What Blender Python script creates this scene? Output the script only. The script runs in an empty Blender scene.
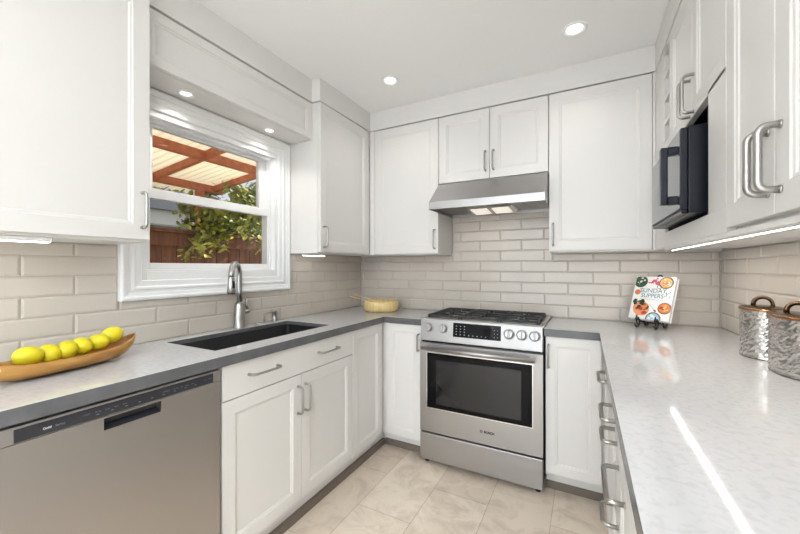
import bpy, bmesh, math, random
from mathutils import Vector, Matrix, noise
random.seed(7)
C = bpy.context.scene.collection
SC = bpy.context.scene

# ------------------------------------------------------------------ camera, world, light, exposure
CAM_Z = 1.28
F_PX = 351.5
cam_d = bpy.data.cameras.new('camera')
cam = bpy.data.objects.new('camera', cam_d); C.objects.link(cam)
cam.location = (0, 0, CAM_Z)
cam.rotation_euler = (math.pi / 2, 0, math.atan(185 / F_PX))
cam_d.sensor_width = 36.0
cam_d.lens = 36.0 * F_PX / 800
cam_d.clip_start = 0.01
SC.camera = cam

world = bpy.data.worlds.new('sky'); SC.world = world
world.use_nodes = True
wn = world.node_tree.nodes; wl = world.node_tree.links
bg = wn['Background']
bg.inputs['Color'].default_value = (0.86, 0.93, 1.0, 1)
bg.inputs['Strength'].default_value = 0.8

sun_d = bpy.data.lights.new('sun', 'SUN'); sun_d.energy = 5.5; sun_d.angle = 0.01; sun_d.color = (1, 0.93, 0.82)
sun = bpy.data.objects.new('sun', sun_d); C.objects.link(sun)
sun.rotation_euler = Vector((-0.25, -0.75, -0.75)).to_track_quat('-Z', 'Y').to_euler()
sun.location = (-6, 2, 8)


def area(name, loc, direction, sx, sy, power, color=(1, 1, 1), spread=math.pi):
    d = bpy.data.lights.new(name, 'AREA'); d.shape = 'RECTANGLE'; d.size = sx; d.size_y = sy
    d.energy = power; d.color = color; d.spread = spread
    o = bpy.data.objects.new(name, d); C.objects.link(o); o.location = loc
    o.rotation_euler = Vector(direction).to_track_quat('-Z', 'Y').to_euler()
    return o


# added fill lamps behind the camera, one aimed forward, one up at the ceiling
area('fill_rear', (-0.55, -2.85, 1.35), (0, 1, -0.05), 2.2, 2.0, 52, (0.85, 0.925, 1.0))
area('fill_ceiling', (-0.2, -2.2, 1.5), (0, 0.5, 1), 1.6, 1.2, 92, (0.85, 0.925, 1.0), 1.6)

SC.view_settings.view_transform = 'Standard'
SC.view_settings.look = 'None'
SC.view_settings.exposure = 0.06
SC.view_settings.gamma = 1.0
SC.view_settings.use_curve_mapping = False

# ------------------------------------------------------------------ materials


def lin(r, g, b):
    f = lambda c: (c / 255 / 12.92) if c / 255 <= 0.04045 else ((c / 255 + 0.055) / 1.055) ** 2.4
    return (f(r), f(g), f(b), 1)


def mat(name, col, rough=0.5, metal=0.0, spec=0.5, coat=0.0, trans=0.0, emit=None, estr=0.0):
    m = bpy.data.materials.new(name); m.use_nodes = True
    p = m.node_tree.nodes['Principled BSDF']
    p.inputs['Base Color'].default_value = col if len(col) == 4 else (*col, 1)
    p.inputs['Roughness'].default_value = rough
    p.inputs['Metallic'].default_value = metal
    p.inputs['Specular IOR Level'].default_value = spec
    p.inputs['Coat Weight'].default_value = coat
    p.inputs['Transmission Weight'].default_value = trans
    if emit:
        p.inputs['Emission Color'].default_value = (*emit, 1)
        p.inputs['Emission Strength'].default_value = estr
    return m


def nodes(m):
    nt = m.node_tree
    return nt, nt.nodes, nt.links, nt.nodes['Principled BSDF']


def vary(m, c1, c2, scale=(1, 1, 1), nscale=5.0, detail=6, bump=0.0, lo=0.35, hi=0.65, rough=None, bdist=0.002, dist=0.0):
    """object-space noise between two colours, optional bump and roughness range"""
    nt, N, L, p = nodes(m)
    tc = N.new('ShaderNodeTexCoord'); mp = N.new('ShaderNodeMapping'); mp.inputs['Scale'].default_value = scale
    nz = N.new('ShaderNodeTexNoise'); nz.inputs['Scale'].default_value = nscale; nz.inputs['Detail'].default_value = detail
    nz.inputs['Distortion'].default_value = dist
    L.new(tc.outputs['Object'], mp.inputs[0]); L.new(mp.outputs[0], nz.inputs['Vector'])
    if c1:
        r = N.new('ShaderNodeValToRGB'); r.color_ramp.elements[0].position = lo; r.color_ramp.elements[1].position = hi
        r.color_ramp.elements[0].color = c1; r.color_ramp.elements[1].color = c2
        L.new(nz.outputs['Fac'], r.inputs[0]); L.new(r.outputs[0], p.inputs['Base Color'])
    if rough:
        mr = N.new('ShaderNodeMapRange'); mr.inputs['To Min'].default_value = rough[0]; mr.inputs['To Max'].default_value = rough[1]
        L.new(nz.outputs['Fac'], mr.inputs['Value']); L.new(mr.outputs[0], p.inputs['Roughness'])
    if bump:
        b = N.new('ShaderNodeBump'); b.inputs['Strength'].default_value = bump; b.inputs['Distance'].default_value = bdist
        L.new(nz.outputs['Fac'], b.inputs['Height']); L.new(b.outputs[0], p.inputs['Normal'])
    return m


M = {}
M['cab'] = mat('cabinet_paint', (0.75, 0.73, 0.70), 0.38)
M['ceil'] = mat('ceiling_paint', (0.93, 0.93, 0.92), 0.75)
M['wall'] = mat('wall_paint', (0.80, 0.79, 0.76), 0.7)
M['trimw'] = mat('window_paint', (0.87, 0.87, 0.86), 0.35)
M['tile'] = vary(mat('glazed_tile', (0.46, 0.43, 0.385), 0.18), lin(202, 193, 182), lin(209, 200, 189), (1, 1, 1), 3)
M['grout'] = mat('grout', lin(178, 169, 158), 0.9)
M['quartz'] = vary(mat('quartz', (0.5, 0.5, 0.5), 0.05, spec=0.7), lin(184, 183, 183), lin(192, 191, 191), (1, 1, 1), 60, 10, lo=0.35, hi=0.52, dist=0.5)
M['quartz_dark_shaded_edge'] = vary(mat('quartz_dark_shaded_edge', (0.15, 0.15, 0.155), 0.25), lin(92, 93, 95), lin(102, 103, 105), (1, 1, 1), 12)  # partly darker stone, partly the shade of the edge put into its colour
M['steel'] = vary(mat('brushed_steel', (0.41, 0.40, 0.395), 0.3, 1.0), None, None, (2, 2, 260), 6, 3, bump=0.05, rough=(0.32, 0.46), bdist=0.0006)
M['steelv'] = vary(mat('brushed_steel_door', (0.43, 0.41, 0.395), 0.3, 1.0), None, None, (160, 160, 1.2), 6, 3, bump=0.04, rough=(0.28, 0.4), bdist=0.0006)
M['chrome'] = mat('polished_steel', (0.78, 0.77, 0.75), 0.12, 1.0)
M['nickel'] = mat('brushed_nickel', (0.43, 0.418, 0.40), 0.3, 1.0)
M['black'] = mat('black_enamel', (0.012, 0.012, 0.013), 0.22)
M['iron'] = vary(mat('cast_iron', (0.02, 0.02, 0.021), 0.55), lin(30, 30, 31), lin(45, 45, 46), (1, 1, 1), 60, bump=0.2)
M['glassblk'] = mat('black_glass', (0.006, 0.006, 0.007), 0.04, spec=0.12)
M['ovenwin'] = mat('oven_window', (0.014, 0.014, 0.015), 0.05, spec=0.5)
M['navy'] = mat('dark_navy_plastic', lin(13, 16, 26), 0.3, spec=0.3)
M['darkgap'] = mat('dark_gap', (0.01, 0.01, 0.01), 0.8)
M['panelgrey'] = mat('slate_control_panel', lin(42, 44, 50), 0.35)
M['sink'] = vary(mat('black_composite', (0.012, 0.012, 0.013), 0.5, spec=0.25), lin(10, 10, 11), lin(18, 18, 19), (1, 1, 1), 120)
M['toe'] = mat('toe_vinyl', lin(112, 101, 90), 0.5)
M['print_w'] = mat('white_print', (0.75, 0.75, 0.75), 0.5)
M['print_g'] = mat('grey_print', (0.30, 0.31, 0.33), 0.5)
M['print_k'] = mat('black_print', (0.02, 0.02, 0.02), 0.5)
M['lens'] = mat('lamp_lens', (0.9, 0.9, 0.88), 0.4, emit=(1.0, 0.95, 0.86), estr=5.0)
M['led'] = mat('led_strip', (0.9, 0.9, 0.88), 0.4, emit=(1.0, 0.97, 0.93), estr=8.0)
M['hoodlens'] = mat('hood_lamp_lens', (0.85, 0.8, 0.75), 0.3, emit=(1.0, 0.9, 0.78), estr=0.55)
M['mwglass'] = mat('microwave_glass', (0.05, 0.052, 0.055), 0.06, spec=0.9)
M['lemon'] = vary(mat('lemon_peel', (0.75, 0.62, 0.02), 0.38), lin(226, 208, 24), lin(206, 194, 30), (1, 1, 1), 12, bump=0.0)
_nt, _N, _L, _p = nodes(M['lemon'])
_v = _N.new('ShaderNodeTexVoronoi'); _v.inputs['Scale'].default_value = 350
_b = _N.new('ShaderNodeBump'); _b.inputs['Strength'].default_value = 0.25; _b.inputs['Distance'].default_value = 0.001
_L.new(_v.outputs['Distance'], _b.inputs['Height']); _L.new(_b.outputs[0], _p.inputs['Normal'])
M['traywood'] = vary(mat('tray_wood', (0.4, 0.22, 0.07), 0.35), lin(196, 148, 78), lin(160, 108, 48), (14, 2.5, 14), 3, 8, lo=0.3, hi=0.7)
M['bamboo'] = vary(mat('bamboo', (0.7, 0.55, 0.3), 0.35), lin(236, 212, 156), lin(218, 188, 126), (30, 30, 1), 2, 4, lo=0.35, hi=0.65)
M['spoonwood'] = mat('spoon_wood', lin(232, 200, 135), 0.4)
M['copper'] = mat('aged_copper', lin(176, 122, 84), 0.22, 1.0)
M['bronze'] = mat('dark_bronze', lin(112, 92, 72), 0.25, 1.0)
M['wrought'] = mat('wrought_iron', (0.012, 0.012, 0.012), 0.35)
M['paper'] = mat('paper', (0.80, 0.78, 0.77), 0.6)
M['cover'] = mat('book_cover', (0.83, 0.82, 0.81), 0.3)
M['spinelav'] = mat('book_spine', lin(196, 186, 192), 0.5)
for k, c in {'teal': (30, 120, 130), 'green': (58, 84, 66), 'pink': (205, 90, 135), 'orange': (226, 130, 74), 'tan': (226, 178, 112),
             'salmon': (232, 150, 110), 'dgreen': (44, 74, 44), 'blue': (150, 196, 216), 'plate': (238, 236, 232), 'red': (176, 60, 50), 'brown': (110, 78, 52)}.items():
    M['art_' + k] = mat('print_' + k, lin(*c), 0.4)

M['hammer'] = mat('hammered_steel', (0.62, 0.605, 0.585), 0.2, 1.0)

# travertine floor tiles .31 x .63, staggered
M['floor'] = mat('travertine_tiles', (0.6, 0.5, 0.4), 0.32)
_nt, _N, _L, _p = nodes(M['floor'])
_tc = _N.new('ShaderNodeTexCoord'); _sx = _N.new('ShaderNodeSeparateXYZ'); _cx = _N.new('ShaderNodeCombineXYZ')
_ax = _N.new('ShaderNodeMath'); _ax.operation = 'ADD'; _ax.inputs[1].default_value = -1.89 + 6.3
_ay = _N.new('ShaderNodeMath'); _ay.operation = 'ADD'; _ay.inputs[1].default_value = 1.082 + 3.1
_L.new(_tc.outputs['Object'], _sx.inputs[0]); _L.new(_sx.outputs['Y'], _ax.inputs[0]); _L.new(_sx.outputs['X'], _ay.inputs[0])
_L.new(_ax.outputs[0], _cx.inputs['X']); _L.new(_ay.outputs[0], _cx.inputs['Y'])
_br = _N.new('ShaderNodeTexBrick'); _br.offset = 0.5; _br.offset_frequency = 2; _br.squash = 1
_br.inputs['Scale'].default_value = 1.0; _br.inputs['Brick Width'].default_value = 0.63; _br.inputs['Row Height'].default_value = 0.31
_br.inputs['Mortar Size'].default_value = 0.0018; _br.inputs['Mortar Smooth'].default_value = 0.2; _br.inputs['Bias'].default_value = 0
_br.inputs['Color1'].default_value = lin(222, 208, 190); _br.inputs['Color2'].default_value = lin(208, 192, 174); _br.inputs['Mortar'].default_value = lin(176, 160, 142)
_L.new(_cx.outputs[0], _br.inputs['Vector'])
_n1 = _N.new('ShaderNodeTexNoise'); _n1.inputs['Scale'].default_value = 5; _n1.inputs['Detail'].default_value = 12; _n1.inputs['Roughness'].default_value = 0.7; _n1.inputs['Distortion'].default_value = 1.2
_L.new(_tc.outputs['Object'], _n1.inputs['Vector'])
_r1 = _N.new('ShaderNodeValToRGB'); _r1.color_ramp.elements[0].position = 0.36; _r1.color_ramp.elements[0].color = (0.76, 0.73, 0.70, 1)
_r1.color_ramp.elements[1].position = 0.54; _r1.color_ramp.elements[1].color = (1.03, 1.03, 1.03, 1)
_L.new(_n1.outputs['Fac'], _r1.inputs[0])
_mx = _N.new('ShaderNodeMix'); _mx.data_type = 'RGBA'; _mx.blend_type = 'MULTIPLY'; _mx.inputs['Factor'].default_value = 0.8
_L.new(_br.outputs['Color'], _mx.inputs['A']); _L.new(_r1.outputs[0], _mx.inputs['B']); _L.new(_mx.outputs['Result'], _p.inputs['Base Color'])

M['pane'] = bpy.data.materials.new('window_pane'); M['pane'].use_nodes = True
_N = M['pane'].node_tree.nodes; _L = M['pane'].node_tree.links
_N.remove(_N['Principled BSDF'])
_t = _N.new('ShaderNodeBsdfTransparent'); _g = _N.new('ShaderNodeBsdfGlossy'); _g.inputs['Roughness'].default_value = 0.0
_m = _N.new('ShaderNodeMixShader'); _fr = _N.new('ShaderNodeFresnel'); _fr.inputs['IOR'].default_value = 1.25
_L.new(_fr.outputs[0], _m.inputs[0]); _L.new(_t.outputs[0], _m.inputs[1]); _L.new(_g.outputs[0], _m.inputs[2])
_L.new(_m.outputs[0], _N['Material Output'].inputs['Surface'])

M['redwood'] = vary(mat('stained_redwood', (0.3, 0.1, 0.04), 0.55), lin(206, 124, 80), lin(182, 102, 62), (3, 3, 3), 6, 6)
M['fencewood'] = vary(mat('fence_boards', (0.12, 0.05, 0.025), 0.6), lin(134, 84, 52), lin(106, 64, 38), (8, 8, 0.8), 3, 6)
M['roof'] = bpy.data.materials.new('corrugated_roof'); M['roof'].use_nodes = True
_N = M['roof'].node_tree.nodes; _L = M['roof'].node_tree.links
_p = _N['Principled BSDF']; _p.inputs['Base Color'].default_value = lin(240, 232, 208); _p.inputs['Roughness'].default_value = 0.5
_t = _N.new('ShaderNodeBsdfTranslucent'); _t.inputs['Color'].default_value = lin(252, 246, 232)
_m = _N.new('ShaderNodeMixShader'); _m.inputs[0].default_value = 0.6
_L.new(_p.outputs[0], _m.inputs[1]); _L.new(_t.outputs[0], _m.inputs[2]); _L.new(_m.outputs[0], _N['Material Output'].inputs['Surface'])
M['leaf'] = vary(mat('vine_leaf', (0.1, 0.15, 0.03), 0.5), lin(84, 108, 40), lin(190, 190, 80), (1, 1, 1), 7, 2)
M['leafd'] = vary(mat('hedge_leaf', (0.05, 0.08, 0.02), 0.5), lin(74, 98, 40), lin(160, 166, 76), (1, 1, 1), 5, 2)
M['stem'] = mat('vine_stem', lin(96, 76, 48), 0.7)
M['siding'] = vary(mat('grey_siding', (0.3, 0.3, 0.32), 0.6), lin(136, 138, 142), lin(146, 148, 152), (0.3, 0.3, 30), 2)
M['whiteboard'] = mat('white_eave', (0.8, 0.8, 0.78), 0.5)
M['soil'] = vary(mat('patio_concrete', (0.2, 0.16, 0.1), 0.9), lin(198, 192, 180), lin(184, 176, 162), (1, 1, 1), 4)

# ------------------------------------------------------------------ mesh builder


class MB:
    def __init__(s):
        s.v = []; s.f = []; s.mi = []; s.sm = []

    def add(s, pts, faces, m=0, smooth=False):
        b = len(s.v); s.v += [Vector(p) for p in pts]
        for f in faces:
            s.f.append([b + i for i in f]); s.mi.append(m); s.sm.append(smooth)
        return s

    def box(s, x0, x1, y0, y1, z0, z1, m=0):
        P = [(x, y, z) for z in (z0, z1) for y in (y0, y1) for x in (x0, x1)]
        return s.add(P, [(0, 2, 3, 1), (4, 5, 7, 6), (0, 1, 5, 4), (2, 6, 7, 3), (0, 4, 6, 2), (1, 3, 7, 5)], m)

    def fbox(s, fr, a0, a1, b0, b1, n0, n1, m=0):
        P = [fr(a, b, n) for n in (n0, n1) for b in (b0, b1) for a in (a0, a1)]
        return s.add(P, [(0, 2, 3, 1), (4, 5, 7, 6), (0, 1, 5, 4), (2, 6, 7, 3), (0, 4, 6, 2), (1, 3, 7, 5)], m)

    def loops(s, loops, m=0, smooth=True, cap0=True, cap1=True, closed=False):
        n = len(loops[0]); P = [p for l in loops for p in l]; F = []
        k = len(loops)
        for i in range(k if closed else k - 1):
            j = (i + 1) % k
            for q in range(n):
                r = (q + 1) % n
                F.append((i * n + q, i * n + r, j * n + r, j * n + q))
        s.add(P, F, m, smooth)
        if not closed:
            b = len(s.v) - len(P)
            if cap0: s.f.append([b + q for q in range(n)][::-1]); s.mi.append(m); s.sm.append(False)
            if cap1: s.f.append([b + (k - 1) * n + q for q in range(n)]); s.mi.append(m); s.sm.append(False)
        return s

    def lathe(s, prof, c=(0, 0, 0), n=32, axis='Z', m=0, sx=1.0, sy=1.0, smooth=True, cap0=True, cap1=True):
        L = []
        for r, h in prof:
            l = []
            for i in range(n):
                t = 2 * math.pi * i / n
                p = (r * sx * math.cos(t), r * sy * math.sin(t), h)
                if axis == 'X': p = (p[2], p[0], p[1])
                if axis == 'Y': p = (p[0], p[2], p[1])
                l.append((p[0] + c[0], p[1] + c[1], p[2] + c[2]))
            L.append(l)
        return s.loops(L, m, smooth, cap0, cap1)

    def tube(s, pts, r, n=10, m=0, closed=False, smooth=True, flat=1.0):
        pts = [Vector(p) for p in pts]; k = len(pts); L = []
        rs = r if isinstance(r, (list, tuple)) else [r] * k
        up = None
        for i in range(k):
            if closed: t = pts[(i + 1) % k] - pts[i - 1]
            elif i == 0: t = pts[1] - pts[0]
            elif i == k - 1: t = pts[-1] - pts[-2]
            else: t = (pts[i + 1] - pts[i]).normalized() + (pts[i] - pts[i - 1]).normalized()
            t.normalize()
            if up is None:
                up = Vector((0, 0, 1)) if abs(t.z) < 0.9 else Vector((1, 0, 0))
            u = t.cross(up)
            if u.length < 1e-5: u = t.orthogonal()
            u.normalize(); w = u.cross(t).normalized(); up = w
            L.append([pts[i] + (u * math.cos(2 * math.pi * q / n) + w * math.sin(2 * math.pi * q / n) * flat) * rs[i] for q in range(n)])
        return s.loops(L, m, smooth, closed=closed)

    def build(s, name, mats, parent=None, bevel=0.0, seg=2, weld=False, smooth_angle=None):
        if not isinstance(mats, (list, tuple)): mats = [mats]
        off = Vector((0, 0, 0)); p = parent
        while p is not None:
            off += p.location; p = p.parent
        me = bpy.data.meshes.new(name)
        bm = bmesh.new()
        vs = [bm.verts.new(v - off) for v in s.v]
        for f, mi, sm in zip(s.f, s.mi, s.sm):
            try:
                bf = bm.faces.new([vs[i] for i in f])
            except ValueError:
                continue
            bf.material_index = mi; bf.smooth = sm
        if weld: bmesh.ops.remove_doubles(bm, verts=bm.verts, dist=1e-5)
        bmesh.ops.recalc_face_normals(bm, faces=bm.faces)
        bm.to_mesh(me); bm.free()
        o = bpy.data.objects.new(name, me); C.objects.link(o)
        for q in mats: me.materials.append(M[q] if isinstance(q, str) else q)
        if parent is not None: o.parent = parent
        if bevel:
            b = o.modifiers.new('bevel', 'BEVEL'); b.width = bevel; b.segments = seg; b.limit_method = 'ANGLE'; b.angle_limit = math.radians(40)
        return o


def thing(name, label, cat, loc=(0, 0, 0), group=None):
    o = bpy.data.objects.new(name, None); C.objects.link(o); o.location = loc; o.empty_display_size = 0.05
    return tag(o, label, cat, group)


def tag(o, label, cat, group=None, kind=None):
    o['label'] = label; o['category'] = cat
    if group: o['group'] = group
    if kind: o['kind'] = kind
    return o


def struct(o):
    o['kind'] = 'structure'; return o


def FL(x): return lambda a, b, n: (x + n, a, b)      # faces +X (left run); a = Y, b = Z
def FB(y): return lambda a, b, n: (a, y - n, b)      # faces -Y (back run); a = X
def FR(x): return lambda a, b, n: (x - n, a, b)      # faces -X (right run); a = Y


def door_mesh(fr, a0, a1, b0, b1, t=0.021, rail=0.057, rec=0.008, mould=True):
    mb = MB()
    def ring(i, n):
        return [fr(a0 + i, b0 + i, n), fr(a1 - i, b0 + i, n), fr(a1 - i, b1 - i, n), fr(a0 + i, b1 - i, n)]
    L = [ring(0, -t), ring(0, -0.0015), ring(0.0015, 0), ring(rail, 0), ring(rail + 0.003, -0.003)]
    if mould: L += [ring(rail + 0.010, -0.0045)]
    L += [ring(rail + 0.013, -rec)]
    mb.loops(L, 0, False)
    return mb


def flat_mesh(fr, a0, a1, b0, b1, t=0.021):
    mb = MB()
    def ring(i, n):
        return [fr(a0 + i, b0 + i, n), fr(a1 - i, b0 + i, n), fr(a1 - i, b1 - i, n), fr(a0 + i, b1 - i, n)]
    mb.loops([ring(0, -t), ring(0, -0.002), ring(0.002, 0)], 0, False)
    return mb


def handle(fr, a, b, length, vert, parent, so=0.034, r=0.0055, name='handle', mt='nickel'):
    """arched bar pull: two feet rising from the door, rounded into a straight bar"""
    c = 0.016; pts = []
    h = length / 2
    prof = [(-h, 0.0), (-h, so - c)]
    for k in range(1, 6):
        t = k / 5 * math.pi / 2
        prof.append((-h + c - c * math.cos(t), so - c + c * math.sin(t)))
    prof += [(-p, q) for p, q in prof[::-1]]
    P = [fr(a, b + p, q) if vert else fr(a + p, b, q) for p, q in prof]
    mb = MB(); mb.tube(P, r, 10)
    for sgn in (-1, 1):
        q0 = (a, b + sgn * h) if vert else (a + sgn * h, b)
        F = [fr(q0[0], q0[1], 0.0), fr(q0[0], q0[1], 0.003), fr(q0[0], q0[1], 0.004)]
        mb.tube(F, [r * 1.2, r * 1.2, r * 1.02], 12)
    return mb.build(name, mt, parent)


def text_mesh(body, size, fr, a, b, n, parent, name, mt, align='CENTER', sx=1.0, ext=0.0003, mirror=False, shear=0.0, bold=0.0):
    cu = bpy.data.curves.new(name, 'FONT'); cu.body = body; cu.size = size; cu.align_x = align; cu.align_y = 'CENTER'; cu.resolution_u = 3
    cu.shear = shear; cu.offset = bold
    tmp = bpy.data.objects.new('tmp_text', cu); C.objects.link(tmp)
    dg = bpy.context.evaluated_depsgraph_get()
    me = bpy.data.meshes.new_from_object(tmp.evaluated_get(dg))
    bpy.data.objects.remove(tmp)
    mb = MB()
    s = -1 if mirror else 1
    lo = [fr(a + s * v.co.x * sx, b + v.co.y, n) for v in me.vertices]
    mb.add(lo, [tuple(p.vertices) for p in me.polygons])
    bpy.data.meshes.remove(me)
    o = mb.build(name, mt, parent)
    return o


# ------------------------------------------------------------------ key planes (metres)
LX, BY, RX = -1.775, 2.63, 0.685          # tile faces of left, back and right walls
CZ = 0.934                                # counter top
CEIL = 2.485
UZ0, UZ1 = 1.375, 2.338                   # wall cabinets
LF, BF, RF = -1.495, 2.332, 0.34          # wall cabinet door faces
BLF, BBF, BRF = -1.258, 2.142, 0.092      # base cabinet door faces
YF = -3.0                                 # far end of the room behind the camera

# ------------------------------------------------------------------ room shell
WLX, WBY, WRX = LX - 0.010, BY + 0.010, RX + 0.010
T = 0.14
wy0, wy1, wz0, wz1 = 0.855, 1.665, 1.185, 2.035    # window hole
struct(MB().box(WLX - T, WRX + T, YF - T, WBY + T, -0.1, 0).build('floor', 'floor'))
struct(MB().box(WLX - T, WRX + T, YF - T, WBY + T, CEIL, CEIL + 0.1).build('ceiling', 'ceil'))
mb = MB()
for (ya, yb, za, zb) in ((YF, wy0, 0, CEIL), (wy1, WBY, 0, CEIL), (wy0, wy1, 0, wz0), (wy0, wy1, wz1, CEIL)):
    mb.box(WLX - T, WLX, ya, yb, za, zb)
struct(mb.build('wall_left', 'wall'))
struct(MB().box(WLX - T, WRX + T, WBY, WBY + T, 0, CEIL).build('wall_back', 'wall'))
struct(MB().box(WRX, WRX + T, YF, WBY, 0, CEIL).build('wall_right', 'wall'))
mb = MB()
for (xa, xb, za, zb) in ((WLX, -1.62, 0, CEIL), (0.52, WRX, 0, CEIL), (-1.62, 0.52, 0, 0.25), (-1.62, 0.52, 2.4, CEIL)):
    mb.box(xa, xb, YF - T, YF, za, zb)
struct(mb.build('wall_front', 'wall'))

# fascia between cabinets and ceiling
def fascia(name, poly):
    mb = MB(); n = len(poly)
    mb.loops([[(x, y, UZ1 + 0.004) for x, y in poly], [(x, y, CEIL - 0.0005) for x, y in poly]], 0, False)
    return struct(mb.build(name, 'cab', bevel=0.001))
VX = -1.562                                # face of the valance over the window
fascia('trim_1', [(WLX + .001, 0.2), (LF + .004, 0.2), (LF + .004, 0.766), (VX + .006, 0.766), (VX + .006, 1.742), (LF + .004, 1.742),
                  (LF + .004, BF - .004), (RF - .004, BF - .004), (RF - .004, 0.30), (WRX - .001, 0.30), (WRX - .001, WBY - .001), (WLX + .001, WBY - .001)])

# ------------------------------------------------------------------ window
def ring_frame(mb, fr, a0, a1, b0, b1, w, n0, n1, m=0):
    wl_, wr_, wb_, wt_ = w if isinstance(w, tuple) else (w, w, w, w)
    mb.fbox(fr, a0, a0 + wl_, b0, b1, n0, n1, m); mb.fbox(fr, a1 - wr_, a1, b0, b1, n0, n1, m)
    mb.fbox(fr, a0 + wl_, a1 - wr_, b0, b0 + wb_, n0, n1, m); mb.fbox(fr, a0 + wl_, a1 - wr_, b1 - wt_, b1, n0, n1, m)

fw = FL(LX)
win = thing('window_1', 'white sash window over the sink looking onto a red pergola', 'window', (LX, 1.26, 1.13)); win['kind'] = 'structure'
# profiled casing: mitred rings
def casing_loops(prof, a0, a1, b0, b1):
    L = []
    for d, n in prof:
        L.append([fw(a0 + d, b0 + d, n), fw(a1 - d, b0 + d, n), fw(a1 - d, b1 - d, n), fw(a0 + d, b1 - d, n)])
    return L
prof = [(0, -0.009), (0, 0.022), (0.006, 0.026), (0.014, 0.026), (0.018, 0.021), (0.030, 0.019), (0.034, 0.014), (0.044, 0.013), (0.048, 0.018), (0.056, 0.018), (0.062, 0.012),
        (0.085, 0.010), (0.089, 0.006), (0.089, -0.009)]
mb = MB(); mb.loops(casing_loops(prof, 0.772, 1.748, 1.132, 2.100), 0, False, closed=True)
mb.build('casing', 'trimw', win)
mb = MB(); ring_frame(mb, fw, 0.8612, 1.6588, 1.2212, 2.0108, (0.022, 0.022, 0.040, 0.028), -0.11, -0.002)
ring_frame(mb, fw, 0.8832, 1.6368, 1.2612, 1.9828, (0.012, 0.012, 0.010, 0.012), -0.11, -0.035)
mb.build('jamb', 'trimw', win, bevel=0.0015)
zmid = 1.633
mb = MB(); ring_frame(mb, fw, 0.8955, 1.6245, 1.2715, 1.655, (0.022, 0.010, 0.028, 0.047), -0.068, -0.040)
lows = mb.build('lower_sash', 'trimw', win, bevel=0.002)
mb = MB(); ring_frame(mb, fw, 0.8955, 1.6245, zmid - 0.02, 1.9705, (0.05, 0.050, 0.03, 0.012), -0.104, -0.072)
ups = mb.build('upper_sash', 'trimw', win, bevel=0.002)
MB().fbox(fw, 0.9177, 1.6143, 1.2997, 1.6078, -0.056, -0.052).build('pane', 'pane', lows)
MB().fbox(fw, 0.9457, 1.5743, zmid + 0.0103, 1.9583, -0.090, -0.086).build('pane', 'pane', ups)

# ------------------------------------------------------------------ tile backsplashes
def backsplash(name, fr, rects, row0, phase, label):
    """bevelled subway tiles (.30 x .076) set in grout; rects are (a0,a1,b0,b1)"""
    mb = MB(); pitch = 0.0762; g = 0.0009; N0 = -0.0045
    for (A0, A1, B0, B1) in rects:
        mb.fbox(fr, A0, A1, B0, B1, -0.0099, N0, 1)
        for r in range(-1, 14):
            b0, b1 = row0 + r * pitch, row0 + (r + 1) * pitch
            if r == 0: b0 = CZ - 0.002
            if r < 0: continue
            lo, hi = max(b0 + g, B0), min(b1 - g, B1)
            if hi - lo < 0.006: continue
            ph = phase + (0 if r % 2 == 0 else 0.15)
            k0 = math.floor((A0 - ph) / 0.30) - 1
            for k in range(k0, k0 + int((A1 - A0) / 0.30) + 4):
                a0, a1 = max(ph + k * 0.30 + g, A0), min(ph + (k + 1) * 0.30 - g, A1)
                if a1 - a0 < 0.006: continue
                w = min(0.0075, (a1 - a0) * 0.3, (hi - lo) * 0.3)
                R = lambda i, n: [fr(a0 + i, lo + i, n), fr(a1 - i, lo + i, n), fr(a1 - i, hi - i, n), fr(a0 + i, hi - i, n)]
                j = random.uniform(-0.0004, 0.0)
                mb.loops([R(0, N0), R(0, -0.0032 + j), R(w, j)], 0, False, cap0=False)
    o = mb.build(name, ['tile', 'grout'])
    return tag(o, label, 'backsplash')

backsplash('tile_backsplash', FL(LX), [(0.22, BY - 0.001, CZ, 1.0934), (0.22, 0.7715, 1.0934, UZ0 - .001), (0.7715, 1.7485, 1.0934, 1.1315), (1.7485, BY - 0.001, 1.0934, UZ0 - .001)], 0.941, 0.478,
           'grey-beige glossy subway tile backsplash around the sink window')
backsplash('tile_backsplash', FB(BY), [(LX + .001, RX - .001, CZ, 1.322), (LX + .001, -0.9195, 1.322, UZ0 - .006), (-0.9185, -0.1985, 1.322, 1.86), (-0.1965, RX - .001, 1.322, UZ0 - .006)], 0.941, -0.702,
           'grey-beige glossy subway tile backsplash behind the range and cookbook')
backsplash('tile_backsplash', FR(RX), [(0.30, BY - 0.001, CZ, UZ0 - .001)], 0.941, 2.259,
           'grey-beige glossy subway tile backsplash behind the hammered canisters')

# ------------------------------------------------------------------ wall cabinets
def under_bar(label, x0, x1, y0, y1, z=UZ0, mt='led', depth=0.012, lamp=0):
    o = thing('under_cabinet_light', label, 'light', ((x0 + x1) / 2, (y0 + y1) / 2, z - 0.0005), 'bars under the wall cabinets')
    MB().box(x0, x1, y0, y1, z - depth, z - 0.0005).build('housing', 'trimw', o, bevel=0.002)
    MB().box(x0 + 0.004, x1 - 0.004, y0 + 0.004, y1 - 0.004, z - depth - 0.002, z - depth + 0.0005).build('diffuser', mt, o)
    if lamp:
        d = bpy.data.lights.new('bar_lamp', 'AREA'); d.shape = 'RECTANGLE'; d.size = x1 - x0; d.size_y = y1 - y0; d.energy = lamp; d.color = (1.0, 0.96, 0.9)
        l = bpy.data.objects.new('bar_lamp', d); C.objects.link(l); l.parent = o; l.location = (0, 0, -depth - 0.004)
    return o

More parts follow.
